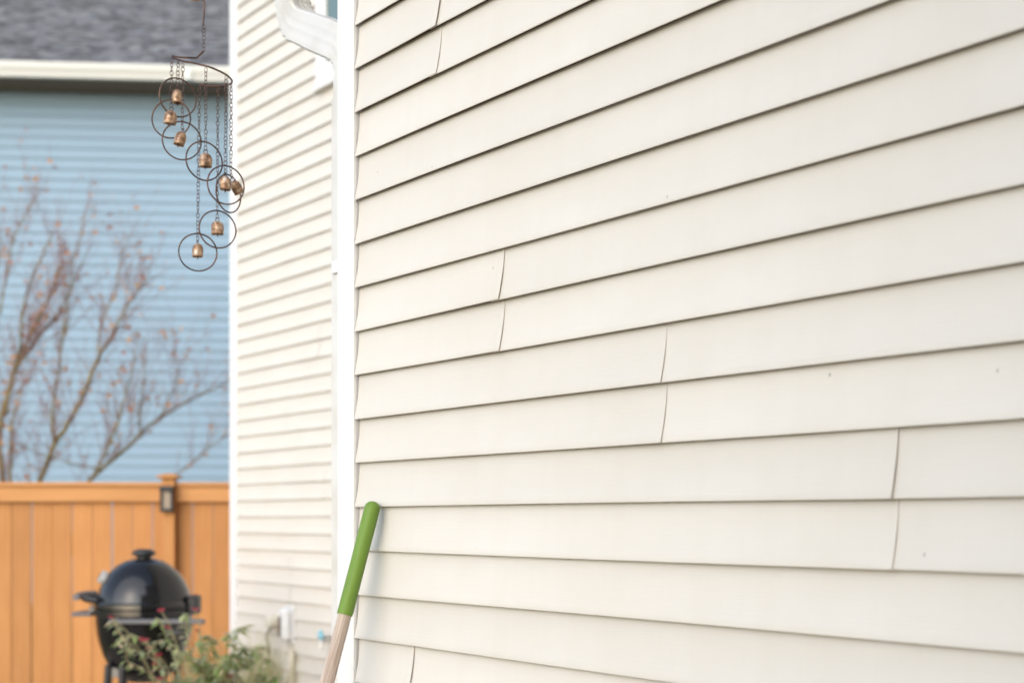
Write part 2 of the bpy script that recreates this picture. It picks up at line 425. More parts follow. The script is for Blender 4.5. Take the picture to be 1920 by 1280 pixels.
# window on the far wall
win = MB().box((win_x0 + 0.03, YF + 0.001, win_z0 + 0.03), (win_x0 + 0.87, YF + 0.02, win_z1 - 0.03)).build('window', M['core'], house)
wx0, wx1 = win_x0, win_x0 + 0.90
m = MB(); fw = 0.11
m.bevbox((wx0, YF - 0.03, win_z0), (wx0 + fw, YF + 0.01, win_z1), 0.004)
m.bevbox((wx1 - fw, YF - 0.03, win_z0), (wx1, YF + 0.01, win_z1), 0.004)
m.bevbox((wx0 + fw, YF - 0.029, win_z0), (wx1 - fw, YF + 0.01, win_z0 + fw), 0.004)
m.bevbox((wx0 + fw, YF - 0.029, win_z1 - fw), (wx1 - fw, YF + 0.01, win_z1), 0.004)
m.build('frame', M['white'], win)
m = MB(); m.bevbox((wx0 - 0.012, YF - 0.045, win_z0 - 0.028), (wx1 + 0.01, YF - 0.002, win_z0 - 0.002), 0.004); m.build('sill', M['white'], win)
m = MB(); m.box((wx0 + fw, YF - 0.012, win_z0 + fw), (wx1 - fw, YF - 0.004, win_z1 - fw)); m.build('pane', M['glass'], win)
m = MB(); m.box((wx0 + fw + 0.002, YF - 0.022, (win_z0+win_z1)/2 - 0.02), (wx1 - fw - 0.002, YF - 0.0125, (win_z0+win_z1)/2 + 0.02)); m.build('meeting_rail', M['white'], win)

# downspout: rectangular fluted pipe, upper drop, two crimped elbows, lower drop
def spout(path, hw, hd, parent, name, crimp=()):
    """path in the local xz plane; half width hw in the plane, half depth hd along y"""
    sec = []
    for (sx, sy) in ((-1,-1),(1,-1),(1,1),(-1,1)):
        pass
    def side(p0, p1, flutes):
        out = []
        nn = 10
        for i in range(nn):
            f = i/nn; x = p0[0]+(p1[0]-p0[0])*f; y = p0[1]+(p1[1]-p0[1])*f
            nrm = (p1[1]-p0[1], -(p1[0]-p0[0])); L = math.hypot(*nrm); nrm = (nrm[0]/L, nrm[1]/L)
            dp = -0.0022 if (i in flutes) else 0.0
            out.append((x + nrm[0]*dp, y + nrm[1]*dp))
        return out
    c = 0.006
    P = [(-hw+c,-hd),(hw-c,-hd),(hw,-hd+c),(hw,hd-c),(hw-c,hd),(-hw+c,hd),(-hw,hd-c),(-hw,-hd+c)]
    sec += side(P[0],P[1],(3,6)); sec += [P[1]]; sec += side(P[2],P[3],(4,6)); sec += [P[3]]
    sec += side(P[4],P[5],(3,6)); sec += [P[5]]; sec += side(P[6],P[7],(4,6)); sec += [P[7]]
    K = len(sec); V = []
    for i, (x, y, z) in enumerate(path):
        a = Vector(path[max(i-1,0)]); b2 = Vector(path[min(i+1,len(path)-1)]); tn = (b2-a).normalized()
        u = Vector((-tn.z, 0, tn.x))                          # in-plane normal
        if u.x < 0: u = -u
        sc = 0.92 if i in crimp else 1.0
        for (sx, sy) in sec: V.append(Vector((x,y,z)) + u*sx*sc + Vector((0,1,0))*sy*sc)
    m = MB(); F = []
    for i in range(len(path)-1):
        for k2 in range(K): F.append((i*K+k2, i*K+(k2+1)%K, (i+1)*K+(k2+1)%K, (i+1)*K+k2))
    m.add(V, F); return m.build(name, M['spout'], parent, smooth=True)
ya = 0.064
XU = -0.458; XL = -0.132
zA = EYE + 1.275; zB = EYE + 1.115
def arc_path():
    P = [(XU, ya, EYE + 2.2), (XU, ya, EYE + 1.6), (XU, ya, zA + 0.095)]
    a1 = R(65)
    rad = 0.105
    cxx, czz = XU + rad, zA + 0.095                           # bend from straight down towards +x
    for i in range(1, 11):
        a = a1*i/10; P.append((cxx - rad*math.cos(a), ya, czz - rad*math.sin(a)))
    x, _, z = P[-1]; tx, tz = math.sin(a1), -math.cos(a1)
    # straight slanted run until the second bend
    L = (XL - rad*(1-math.cos(a1)) - x)/tx
    P.append((x + tx*L*0.5, ya, z + tz*L*0.5)); P.append((x + tx*L, ya, z + tz*L))
    x, _, z = P[-1]; cx2, cz2 = XL - rad, z - rad*math.sin(a1)
    cx2 = x - rad*math.cos(a1); cz2 = z - rad*math.sin(a1)
    for i in range(1, 11):
        a = a1*(1 - i/10); P.append((cx2 + rad*math.cos(a), ya, cz2 + rad*math.sin(a)))
    P.append((P[-1][0], ya, P[-1][2] - 0.06))
    return P
AP = arc_path()
downspout = spout(AP, 0.046, 0.033, house, 'downspout', crimp=(4,6,8,10,12,17,19,21,23))
zj = at(630, 193, 3.5).z
spout([(AP[-1][0], ya, zj + 0.004), (AP[-1][0], ya, 0.3), (AP[-1][0] - 0.0, ya, 0.12)], 0.049, 0.036, downspout, 'lower_pipe')
if AP[-1][2] > zj: spout([AP[-1], (AP[-1][0], ya, zj - 0.03)], 0.0455, 0.0325, downspout, 'pipe_joint')
m = MB(); m.box((XR-0.11, ya - 0.042, 2.0), (XR - 0.001, ya + 0.042, 2.03)); m.build('strap', M['white'], downspout)

# small fittings on the far wall: outlet cover, cable box, hose tap, conduit
def on_far(u, v, out):
    x, kk = wall_x(u, YF - out); return Vector((x, YF - out, at(u, v, kk).z))
a0 = on_far(527, 1139, 0.05); a1 = on_far(550, 1205, 0.05)
oc = MB().bevbox((a0.x, YF - 0.075, a1.z), (a0.x + 0.088, YF - 0.0125, a0.z), 0.022).build('outlet_cover', M['white'], house)
m = MB(); m.bevbox((a0.x - 0.012, YF - 0.022, a1.z - 0.012), (a0.x + 0.10, YF - 0.003, a0.z + 0.012), 0.004); m.build('base_plate', M['white'], oc)
m = MB(); m.bevbox((a0.x + 0.014, YF - 0.079, a1.z + 0.03), (a0.x + 0.05, YF - 0.074, a0.z - 0.05), 0.002); m.build('cover_slot', M['rubber'], oc)
c0 = on_far(513, 1164, 0.03)
m = MB(); mt = Matrix.Translation(c0) @ Matrix.Rotation(R(90), 4, 'X')
m.lathe([(0.0, 0.045),(0.03,0.045),(0.042,0.036),(0.046,0.01),(0.048,-0.03)], 20, mt); cb = m.build('cable_box', M['cream'], house, smooth=True)
m = MB(); q0 = c0 + Vector((0.01,-0.02,-0.03))
m.tube([q0, q0+Vector((0.0,-0.03,-0.05)), q0+Vector((0.015,-0.03,-0.11)), q0+Vector((0.0,-0.01,-0.19)), q0+Vector((0.01,0.0,-0.7))], 0.009, 8); m.build('cable', M['rubber'], cb, smooth='all')
c1 = on_far(547, 1222, 0.03)
m = MB(); m.tube([c1 + Vector((0,0,0.02)), c1 + Vector((0,0,-0.5))], 0.02, 12); m.build('conduit', M['cream'], house, smooth=True)
c2 = on_far(611, 1196, 0.06)
m = MB(); m.tube([c2 + Vector((0,0.06,0)), c2 + Vector((0,0,0)), c2 + Vector((0,-0.03,-0.02)), c2 + Vector((0,-0.035,-0.06))], [0.014,0.014,0.013,0.011], 10); tap = m.build('hose_tap', M['steel'], house, smooth=True)
m = MB()
for i in range(5):
    a = 2*math.pi*i/5; m.tube([c2 + Vector((0,-0.03,0.02)), c2 + Vector((0.026*math.cos(a), -0.034, 0.02+0.026*math.sin(a)))], [0.008,0.011], 8)
m.build('tap_handle', M['tapblue'], tap, smooth='all')

# bracket arm that carries the wind chime, screwed to the corner post (above the frame)
CH = 3.32                                                    # distance of the chime
hang = at(378, -125, CH)
inv = (Matrix.Translation(W0) @ Matrix.Rotation(house.rotation_euler.z, 4, 'Z')).inverted()
hl = inv @ hang
m = MB(); pz = hl.z + 0.06; pp = Vector((pw + 0.03, -0.016, pz))
m.bevbox((pw + 0.012, -0.024, pz - 0.09), (pw + 0.048, -0.0157, pz + 0.05), 0.003)
m.tube([pp + Vector((0,0,-0.07)), pp.lerp(hl, 0.25) + Vector((0,0,-0.01)), pp.lerp(hl, 0.6) + Vector((0,0,0.045)), hl + Vector((0,0,0.03)), hl + Vector((-0.012,-0.004,0.012)), hl, ], 0.005, 8)
m.build('hanging_bracket', M['wire'], house, smooth=True)

# ------------------------------------------------------------------ neighbouring blue house
NA = R(4.7)
NR = at(215, 974, 20.5); NR.z = 0
nb = empty('blue_house', NR, NA)                              # local x to the right, y away
tag(nb, 'blue two-storey house with lap siding and grey shingle roof behind the fence', 'house')
soff_z = at(215, 151, 19.85).z
E = 0.152
nw = MB().box((-9.5, 0.03, 0.0), (9.0, 7.5, soff_z)).build('front_wall', M['core'], nb)
me_b = None; z = 0.2; j = 0
while z < soff_z - 0.02:
    top = min(E + 0.02, soff_z - z)
    if me_b is None:
        mb = MB(); x0, x1 = -9.5, 9.0; K = [(0.008, E+0.02), (0.032, 0.0), (0.004, 0.003)]
        V = []; 
        for x in (x0, x1):
            for (o, up) in K: V.append((x, -o + 0.012, up))
        V += [(x0, 0.03, 0.0), (x0, 0.03, E+0.02), (x1, 0.03, 0.0), (x1, 0.03, E+0.02)]
        mb.add(V, [(0,1,4,3),(1,2,5,4),(0,7,6,2,1),(3,4,5,8,9)])
        ob = mb.build('siding_board', M['blue'], nw); me_b = ob.data
    else:
        ob = bpy.data.objects.new('siding_board', me_b); col.objects.link(ob); ob.parent = nw
    ob.location = (0, 0, z); z += E; j += 1
OV = 0.65
m = MB(); m.box((-9.9, -OV + 0.02, soff_z + 0.002), (9.4, 0.4, soff_z + 0.03)); m.build('soffit', M['soffit'], nb)
# gutter with an ogee face
gz0 = at(0, 145.5, 19.75).z; gz1 = at(0, 119.5, 19.75).z; gh = gz1 - gz0
gp = [(-0.0, gh-0.012), (-0.0, gh), (-0.018, gh), (-0.022, gh-0.02), (-0.012, gh*0.62), (0.0, gh*0.5), (0.02, gh*0.30), (0.032, gh*0.1), (0.036, 0.0), (0.12, 0.0), (0.12, gh*0.9)]
V = []; F = []
for x in (-9.9, 9.4):
    for (o, up) in gp: V.append((x, -OV - 0.10 + o, soff_z + (gz0 - soff_z) + up))
K = len(gp)
for i in range(K-1): F.append((i, i+1, K+i+1, K+i))
m = MB(); m.add(V, F); gut = m.build('gutter', M['gutter'], nb)
for xj in (-5.2, -2.0, 1.1, 4.2):
    m = MB(); m.box((xj, -OV - 0.126, gz0 - 0.003), (xj + 0.09, -OV + 0.0, gz0 + gh*0.98)); m.build('gutter_joint', M['gutter'], gut)
# roof: deck plus rows of shingle tabs
PIT = math.atan(6/12); ry0 = -OV - 0.06; rz0 = gz1 - 0.03
rf = MB(); rl = 9.0
rf.add([(-10, ry0, rz0), (9.5, ry0, rz0), (9.5, ry0 + rl*math.cos(PIT), rz0 + rl*math.sin(PIT)), (-10, ry0 + rl*math.cos(PIT), rz0 + rl*math.sin(PIT)),
        (9.5, ry0 + 2*rl*math.cos(PIT), rz0), (-10, ry0 + 2*rl*math.cos(PIT), rz0)], [(0,1,2,3),(3,2,4,5),(1,4,2),(0,3,5)])
roof = rf.build('roof', M['shingle'], nb)
m = MB(); ex = 0.145; rr = random.Random(3)
cs, sn = math.cos(PIT), math.sin(PIT)
for i in range(int(rl/ex)):
    x = -10 + rr.uniform(0, 0.3)
    while x < 4.0:
        w = rr.uniform(0.08, 0.22); th = rr.choice((0.006, 0.012, 0.016)); a0_ = i*ex + rr.uniform(-0.008, 0.008)
        p = []
        for (dx, al, h) in ((0, a0_, th), (w, a0_, th), (w, a0_+ex+0.02, 0.004), (0, a0_+ex+0.02, 0.004), (0, a0_, 0.001), (w, a0_, 0.001)):
            p.append((x+dx, ry0 + al*cs - h*sn, rz0 + al*sn + h*cs))
        m.add(p, [(0,1,2,3),(4,5,1,0)]); x += w + 0.004
tag(m.build('shingles', M['shingle'], roof), kind='stuff')

# ------------------------------------------------------------------ fence
FD = 9.8
ft = EYE + (HZ - 906)/FPX*FD                                  # top
fe = empty('fence', ((319 - CX)/FPX*FD, FD, 0), R(0.6))
tag(fe, 'tall orange stained cedar board fence with a capped post', 'fence')
pxm = FPX/FD
bw = 0.1305; bg_ = 0.008
bmesh = {}
for i in range(-24, 11):
    x = i*(bw + bg_) + 0.012
    if x > 0.75: break
    mb = MB(); rr = random.Random(i+50)
    mb.bevbox((0, 0.0, 0.06), (bw - rr.uniform(-0.006, 0.002), 0.014, ft - 0.05), 0.0012)
    ob = mb.build('board', M['cedar'], fe); ob.location = (x, 0.03 + (0.002 if i % 2 else 0), 0)
rail_h = 31/pxm
for (x0, x1) in ((-3.4, -0.045), (0.046, 0.80)):
    m = MB(); m.bevbox((x0, -0.012, ft - 0.012 - rail_h), (x1, 0.026, ft - 0.022), 0.003); m.build('top_rail', M['cedar_h'], fe)
    m = MB(); m.bevbox((x0, -0.03, ft - 0.02), (x1, 0.075, ft + 0.008), 0.004); m.build('cap_rail', M['cedar_h'], fe)
    m = MB(); m.bevbox((x0, 0.054, 0.5), (x1, 0.09, 0.59), 0.003); m.build('back_rail', M['cedar_h'], fe)
for px in (0.0, -2.44):
    pt = at(0, 897, FD).z
    m = MB(); m.bevbox((px-0.0445, -0.062, 0), (px+0.0445, 0.027, pt), 0.004); po = m.build('post', M['cedar'], fe)
    m = MB(); m.bevbox((px-0.073, -0.09, pt + 0.001), (px+0.073, 0.055, pt + 0.022), 0.005)
    m.add([(px-0.06,-0.078,pt+0.022),(px+0.06,-0.078,pt+0.022),(px+0.06,0.043,pt+0.022),(px-0.06,0.043,pt+0.022),(px-0.02,-0.038,pt+0.036),(px+0.02,-0.038,pt+0.036),(px+0.02,0.003,pt+0.036),(px-0.02,0.003,pt+0.036)], [(0,1,5,4),(1,2,6,5),(2,3,7,6),(3,0,4,7),(4,5,6,7)])
    m.build('post_cap', M['cedar_h'], po)
lz0 = EYE + (HZ-959)/FPX*FD; lz1 = EYE + (HZ-911)/FPX*FD
pl = empty('post_lamp', (fe.location.x, FD - 0.064, lz0), R(0.6))
tag(pl, 'small black framed lamp fixed to the capped fence post', 'lamp')
lh = lz1 - lz0
m = MB(); m.bevbox((-0.043,-0.012,0),(0.043,-0.001,lh),0.003); m.build('back_plate', M['blackplastic'], pl)
m = MB()
m.bevbox((-0.044,-0.05,0),(-0.028,-0.013,lh*0.78),0.003); m.bevbox((0.028,-0.05,0),(0.044,-0.013,lh*0.78),0.003); m.bevbox((-0.028,-0.049,0),(0.028,-0.013,0.022),0.003)
m.build('frame', M['blackplastic'], pl)
m = MB(); m.bevbox((-0.048,-0.058,lh*0.781),(0.048,-0.013,lh),0.006); m.build('hood', M['blackplastic'], pl)
m = MB(); m.box((-0.027,-0.035,0.023),(0.027,-0.0125,lh*0.775)); m.build('panel', M['lampglass'], pl)

# ------------------------------------------------------------------ bare tree between fence and blue house
TD = 12.6
base = at(95, 974, TD); base.z = 0
tr = empty('bare_tree', base)
tag(tr, 'bare multi-stem tree with a few orange leaves behind the fence', 'tree')
rt = random.Random(11)
def loc(u, v, dd=0.0): return at(u, v, TD + dd) - base
stems = [   # (photo points, depth offset start/end, radius start/end)
    ([(70,1330),(40,1120),(16,960),(4,880),(0,800),(16,730),(40,665),(75,590),(100,540),(118,490)], 0, 0.3, 0.050, 0.011),
    ([(75,1330),(50,1100),(24,940),(20,860),(22,800),(38,730)], 0, -0.5, 0.026, 0.008),
    ([(82,1330),(78,1080),(72,930),(84,880),(102,832),(128,795),(158,735),(184,672),(205,640)], 0, -0.2, 0.040, 0.018),
    ([(205,640),(228,590),(248,560),(268,535),(282,500)], -0.2, -0.4, 0.015, 0.005),
    ([(102,832),(98,780),(104,725),(112,690),(116,640),(130,600)], -0.1, 0.4, 0.022, 0.008),
    ([(92,1330),(120,1090),(160,920),(190,880),(240,838),(275,800),(330,765),(380,738),(416,722)], 0, 0.5, 0.034, 0.008),
    ([(176,897),(200,845),(222,790),(236,735),(246,705),(254,660)], 0.1, -0.3, 0.018, 0.006),
    ([(265,820),(262,770),(270,720),(272,665)], 0.2, 0.5, 0.013, 0.005),
    ([(10,780),(24,700),(40,640),(42,585),(60,520),(95,445),(96,435)], 0.1, -0.6, 0.020, 0.006),
    ([(0,590),(12,520),(26,450),(45,410),(62,375)], 0.3, 0.3, 0.014, 0.004),
    ([(30,690),(62,645),(90,610),(110,585),(130,545),(160,480)], 0.1, 0.6, 0.022, 0.006),
    ([(60,1330),(0,1100),(-60,900),(-110,760),(-150,620),(-180,500)], 0, 0.3, 0.045, 0.01),
    ([(-60,900),(-40,800),(-20,680),(-8,560),(0,450)], 0.1, -0.3, 0.022, 0.005),
    ([(184,672),(190,610),(215,545),(228,485),(245,440)], -0.1, 0.2, 0.013, 0.004),
    ([(116,640),(128,560),(140,480),(160,405)], 0.2, 0.5, 0.012, 0.004),
    ([(300,783),(330,720),(335,680)], 0.3, 0.0, 0.009, 0.003),
    ([(190,880),(110,862),(60,845),(35,830)], 0, -0.4, 0.010, 0.004),
    ([(310,900),(350,875),(390,840),(425,815)], 0.6, 0.6, 0.010, 0.005),
]
tw = MB(); leaf_pts = []
def smooth_path(P, sub=4):
    out = []
    for i in range(len(P)-1):
        p0 = P[max(i-1,0)]; p1 = P[i]; p2 = P[i+1]; p3 = P[min(i+2,len(P)-1)]
        for s_ in range(sub):
            f = s_/sub
            out.append(0.5*((2*p1) + (p2-p0)*f + (2*p0-5*p1+4*p2-p3)*f*f + (3*p1-p0-3*p2+p3)*f**3))
    out.append(P[-1]); return out
def twig(p, dr, L, r, depth):
    n = 4; pts = [p]; q = p.copy(); dd = dr.copy()
    for i in range(n):
        dd = (dd + Vector((rt.uniform(-.18,.18), rt.uniform(-.18,.18), rt.uniform(-.06,.24)))).normalized()
        q = q + dd*L/n; pts.append(q.copy())
        if depth > 0 and rt.random() < 0.62:
            side = Vector((rt.uniform(-1,1), rt.uniform(-1,1), rt.uniform(0.0,0.9))).normalized()
            twig(q, (dd*0.8 + side*0.75).normalized(), L*rt.uniform(0.35,0.65), r*0.62, depth-1)
        if rt.random() < 0.035: leaf_pts.append(q + Vector((rt.uniform(-.02,.02),rt.uniform(-.02,.02),-0.02)))
    tw.tube(pts, [r*(1-0.16*i) for i in range(n+1)], 4, cap=False)
for (P, d0, d1, r0, r1) in stems:
    n = len(P); pts = [loc(u, v, d0 + (d1-d0)*i/(n-1)) for i, (u, v) in enumerate(P)]
    pts[0].z = max(pts[0].z, 0) if pts[0].z > 0.3 else 0.0
    sp_ = smooth_path(pts); nn = len(sp_)
    for i in range(1, nn-1):
        sp_[i] += Vector((rt.uniform(-.006,.006), rt.uniform(-.006,.006), 0))
    rads = [0.78*(r0 + (r1-r0)*(i/(nn-1))**0.8) for i in range(nn)]
    m = MB(); m.tube(sp_, rads, 7); m.build('stem', M['bark'], tr, smooth='all')
    for i in range(2, nn):
        if sp_[i].z < 1.35: continue
        for _ in range(2):
            if rt.random() < 0.66:
                dd = (sp_[i]-sp_[i-1]).normalized()
                side = Vector((rt.uniform(-1,1), rt.uniform(-1,1), rt.uniform(-0.1,0.8))).normalized()
                twig(sp_[i], (dd*0.8+side*0.7).normalized(), rt.uniform(0.2,0.58), max(0.0020, min(0.0040, rads[i]*0.38)), 2)
    twig(sp_[-1], (sp_[-1]-sp_[-2]).normalized(), 0.16, r1*0.6, 1)
tag(tw.build('twigs', M['twig'], tr), kind='stuff')
lf = MB()
for p in leaf_pts:
    s_ = rt.uniform(0.014, 0.032); e = Euler((rt.uniform(0,6.3), rt.uniform(0,6.3), rt.uniform(0,6.3))).to_matrix()
    q = [Vector(c)*s_ for c in ((0,-1,0),(0.55,-0.3,0.12),(0.5,0.45,0.1),(0,1,-0.1),(-0.5,0.45,0.1),(-0.55,-0.3,0.12),(0,0.1,0))]
    lf.add([p + e @ c for c in q], [(0,1,6),(1,2,6),(2,3,6),(3,4,6),(4,5,6),(5,0,6)])
tag(lf.build('leaves', M['autumn'], tr), kind='stuff')

# ------------------------------------------------------------------ kamado grill
GD = 7.7; gx = (270 - CX)/FPX*GD; gpx = FPX/GD
gr = empty('kettle_grill', (gx, GD, 0))
tag(gr, 'black egg-shaped charcoal grill with domed lid beside the fence', 'grill')
def gz(v): return EYE + (HZ - v)/gpx
lid = MB()
lp = [(0.0, gz(1046)), (0.05, gz(1046.5)), (0.10, gz(1051)), (0.145, gz(1060)), (0.185, gz(1073)), (0.215, gz(1088)), (0.237, gz(1104)), (0.248, gz(1118)), (0.251, gz(1126)), (0.262, gz(1129)), (0.263, gz(1137)), (0.24, gz(1138))]
lid.lathe(lp, 64); lido = lid.build('lid', M['enamel'], gr, smooth=True)
bw_ = MB()
bp_ = [(0.24, gz(1139)), (0.262, gz(1139.5)), (0.263, gz(1150)), (0.257, gz(1152)), (0.255, gz(1165)), (0.248, gz(1185)), (0.236, gz(1203)), (0.215, gz(1225)), (0.19, gz(1243)), (0.155, gz(1260)), (0.11, gz(1272)), (0.05, gz(1278)), (0.0, gz(1279))]
bw_.lathe(bp_, 64); bowl = bw_.build('bowl', M['enamel'], gr, smooth=True)
m = MB(); m.lathe([(0.0, gz(1028)), (0.035, gz(1028.5)), (0.048, gz(1031)), (0.062, gz(1034)), (0.064, gz(1038)), (0.05, gz(1041)), (0.038, gz(1043)), (0.038, gz(1049))], 28); m.build('top_vent', M['blackplastic'], lido, smooth=True)
m = MB()                                                     # thermometer on the lid front, which faces left
tc_ = Vector((-0.205, -0.085, gz(1079))); rot = Vector((-0.80,-0.35,0.5)).to_track_quat('Z','Y').to_matrix().to_4x4()
m.lathe([(0.0,0.010),(0.028,0.010),(0.034,0.006),(0.035,-0.02)], 20, Matrix.Translation(tc_) @ rot); th = m.build('thermometer', M['dial'], lido, smooth=True)
m = MB(); m.lathe([(0.0,0.0112),(0.024,0.0112)], 20, Matrix.Translation(tc_) @ rot); m.build('dial', M['blackplastic'], th)
m = MB(); hz_ = gz(1117)                                       # lid handle, sticking out to the left
m.tube([(-0.24,-0.11,hz_-0.01),(-0.30,-0.11,hz_)], 0.014, 8); m.tube([(-0.24,0.11,hz_-0.01),(-0.30,0.11,hz_)], 0.014, 8); m.tube([(-0.22,-0.115,hz_-0.02),(-0.29,-0.115,hz_-0.004)], 0.019, 8)
m.build('handle_bracket', M['blackplastic'], lido, smooth=True)
m = MB(); m.tube([(-0.315,-0.17,hz_+0.004),(-0.328,-0.06,hz_+0.006),(-0.328,0.06,hz_+0.006),(-0.315,0.17,hz_+0.004)], [0.018,0.021,0.021,0.018], 12); m.build('lid_handle', M['greymetal'], lido, smooth=True)
m = MB(); m.bevbox((-0.36,-0.12,gz(1152)),(-0.25,0.12,gz(1145)),0.005); m.build('front_shelf', M['greymetal'], gr)
m = MB(); m.bevbox((-0.285,-0.05,gz(1149)),(-0.255,0.05,gz(1134)),0.005); m.build('lid_latch', M['plate'], gr)
m = MB(); m.bevbox((0.245,-0.06,gz(1150)),(0.30,0.06,gz(1115)),0.01); m.build('hinge', M['blackplastic'], gr)
m = MB(); m.bevbox((-0.105,-0.315,gz(1161.5)),(0.395,-0.285,gz(1152.5)),0.006); m.bevbox((-0.07,-0.286,gz(1160)),(-0.04,-0.20,gz(1154)),0.004); m.bevbox((0.12,-0.286,gz(1160)),(0.15,-0.18,gz(1154)),0.004); m.build('side_shelf_bar', M['greymetal'], gr)
m = MB(); m.tube([(0.17,-0.21,gz(1180)),(0.245,-0.21,gz(1180))], 0.038, 16); m.build('wheel_cap', M['blackplastic'], gr, smooth=True)
m = MB(); m.bevbox((-0.17,-0.145,gz(1264)),(-0.07,-0.128,gz(1246)),0.003, None); m.build('badge', M['plate'], gr)
for (x, y) in ((-0.16,-0.15),(-0.07,-0.19),(0.15,-0.16),(0.15,0.15),(-0.15,0.15)):
    m = MB(); m.tube([(x*0.95, y*0.95, gz(1240)),(x*1.15, y*1.15, 0.0)], 0.019, 10); m.build('leg', M['blackplastic'], gr, smooth=True)

# ------------------------------------------------------------------ leafy plant with red flowers, dry grass
def leafy(name, base_pt, nst, h0, h1, spread, label, cat, seed, nfl, leafsize=0.045, lean=(0,0)):
    rr = random.Random(seed); root = empty(name, base_pt); tag(root, label, cat)
    st = MB(); lv = MB(); tips = []
    for i in range(nst):
        a = rr.uniform(0, 6.283); sp2 = spread*math.sqrt(rr.random()); H = rr.uniform(h0, h1)*(1-0.35*(sp2/spread)**2)
        tip = Vector((math.cos(a)*sp2 + lean[0]*H, math.sin(a)*sp2*0.8 + lean[1]*H, H))
        bs = Vector((math.cos(a)*sp2*0.25, math.sin(a)*sp2*0.25, 0)); mid = bs.lerp(tip, 0.55) + Vector((-math.cos(a)*0.04, -math.sin(a)*0.04, 0.06))
        P = smooth_path([bs, mid, tip, tip + Vector((math.cos(a)*0.05, math.sin(a)*0.05, rr.uniform(-0.03,0.05)))], 4)
        st.tube(P, [0.0026*(1-0.5*j/(len(P)-1)) for j in range(len(P))], 4, cap=False); tips.append(P[-1])
        for j in range(3, len(P)):
            for _ in range(7):
                p = P[j].lerp(P[j-1], rr.random()); an = rr.uniform(0, 6.283); L = leafsize*rr.uniform(0.6, 1.5); w = L*rr.uniform(0.14, 0.24)
                dr = Vector((math.cos(an), math.sin(an), rr.uniform(-0.7, 0.7))).normalized(); sd = dr.cross(Vector((0,0,1))).normalized()*w; up = Vector((0,0,-L*0.25))
                lv.add([p, p+dr*L*0.4+sd, p+dr*L+up, p+dr*L*0.4-sd, p+dr*L*0.5+Vector((0,0,-w*0.5))], [(0,1,4),(1,2,4),(2,3,4),(3,0,4)])
    tag(st.build('stems', M['stem'], root), kind='stuff'); tag(lv.build('leaves', M['green'], root), kind='stuff')
    return root, tips
b0 = at(412, 974, 6.3); b0.z = 0
bush, tips = leafy('flowering_shrub', b0, 130, 0.56, 0.92, 0.25, 'green leafy shrub with small crimson flowers in front of the grill', 'shrub', 21, 0)
def flower(p, r, parent):
    m = MB(); rr = random.Random(int(p.x*1e5) & 0xffff)
    for i in range(7):
        a = i*0.9 + rr.uniform(-.2,.2); el = rr.uniform(0.1, 0.9)
        dr = Vector((math.cos(a)*math.cos(el), math.sin(a)*math.cos(el), math.sin(el))); sd = dr.orthogonal().normalized()*r*0.45
        m.add([p, p+dr*r*0.7+sd, p+dr*r*1.2, p+dr*r*0.7-sd], [(0,1,2,3)])
    return m.build('flower', M['petal'], parent)
for (u, v, dd, s_) in ((270,1201,-.15,.020),(302,1145,.05,.016),(315,1177,0,.013),(366,1143,.1,.016),(371,1182,.1,.012),(298,1229,-.2,.016),(301,1272,-.2,.014),(208,1158,-.1,.012),(278,1216,-.2,.012),(222,1185,-.15,.010),(430,1268,-.1,.012),(290,1245,-.2,.012)):
    p = at(u, v, 6.3+dd) - b0; flower(p, s_*1.05, bush)
    m = MB(); q = Vector((p.x*0.55, p.y*0.55, p.z-0.32))
    m.tube(smooth_path([q, q.lerp(p,0.55)+Vector((0,0,0.05)), p], 4), 0.0028, 4, cap=False); m.build('flower_stalk', M['stem'], bush)
# drooping side shoots in front of the bowl
lv = MB(); st = MB(); rr = random.Random(5)
for (path) in ([(300,1250),(285,1215),(262,1195),(238,1190),(222,1205)], [(310,1260),(275,1225),(245,1215),(225,1185),(210,1160)], [(290,1270),(262,1250),(240,1240),(236,1215)], [(345,1230),(320,1205),(300,1200),(285,1215)], [(330,1240),(310,1190),(298,1165),(292,1158)], [(360,1240),(352,1200),(348,1165),(344,1150)]):
    P = smooth_path([at(u, v, 6.15 + rr.uniform(-.1,.1)) - b0 for (u, v) in path], 5)
    st.tube(P, 0.003, 4, cap=False)
    for p in P:
        for _ in range(2):
            an = rr.uniform(0, 6.283); L = rr.uniform(0.025, 0.05); w = L*0.24
            dr = Vector((math.cos(an), math.sin(an), rr.uniform(-0.8, 0.3))).normalized(); sd = dr.cross(Vector((0,0,1))).normalized()*w
            lv.add([p, p+dr*L*0.45+sd, p+dr*L+Vector((0,0,-L*0.2)), p+dr*L*0.45-sd], [(0,1,2),(0,2,3)])
tag(st.build('side_shoots', M['stem'], bush), kind='stuff'); tag(lv.build('shoot_leaves', M['green'], bush), kind='stuff')
b1 = at(462, 974, 6.9); b1.z = 0
leafy('leafy_shrub', b1, 13, 0.55, 0.88, 0.13, 'sparse green shrub against the white corner of the set-back wall', 'shrub', 33, 0, 0.04)
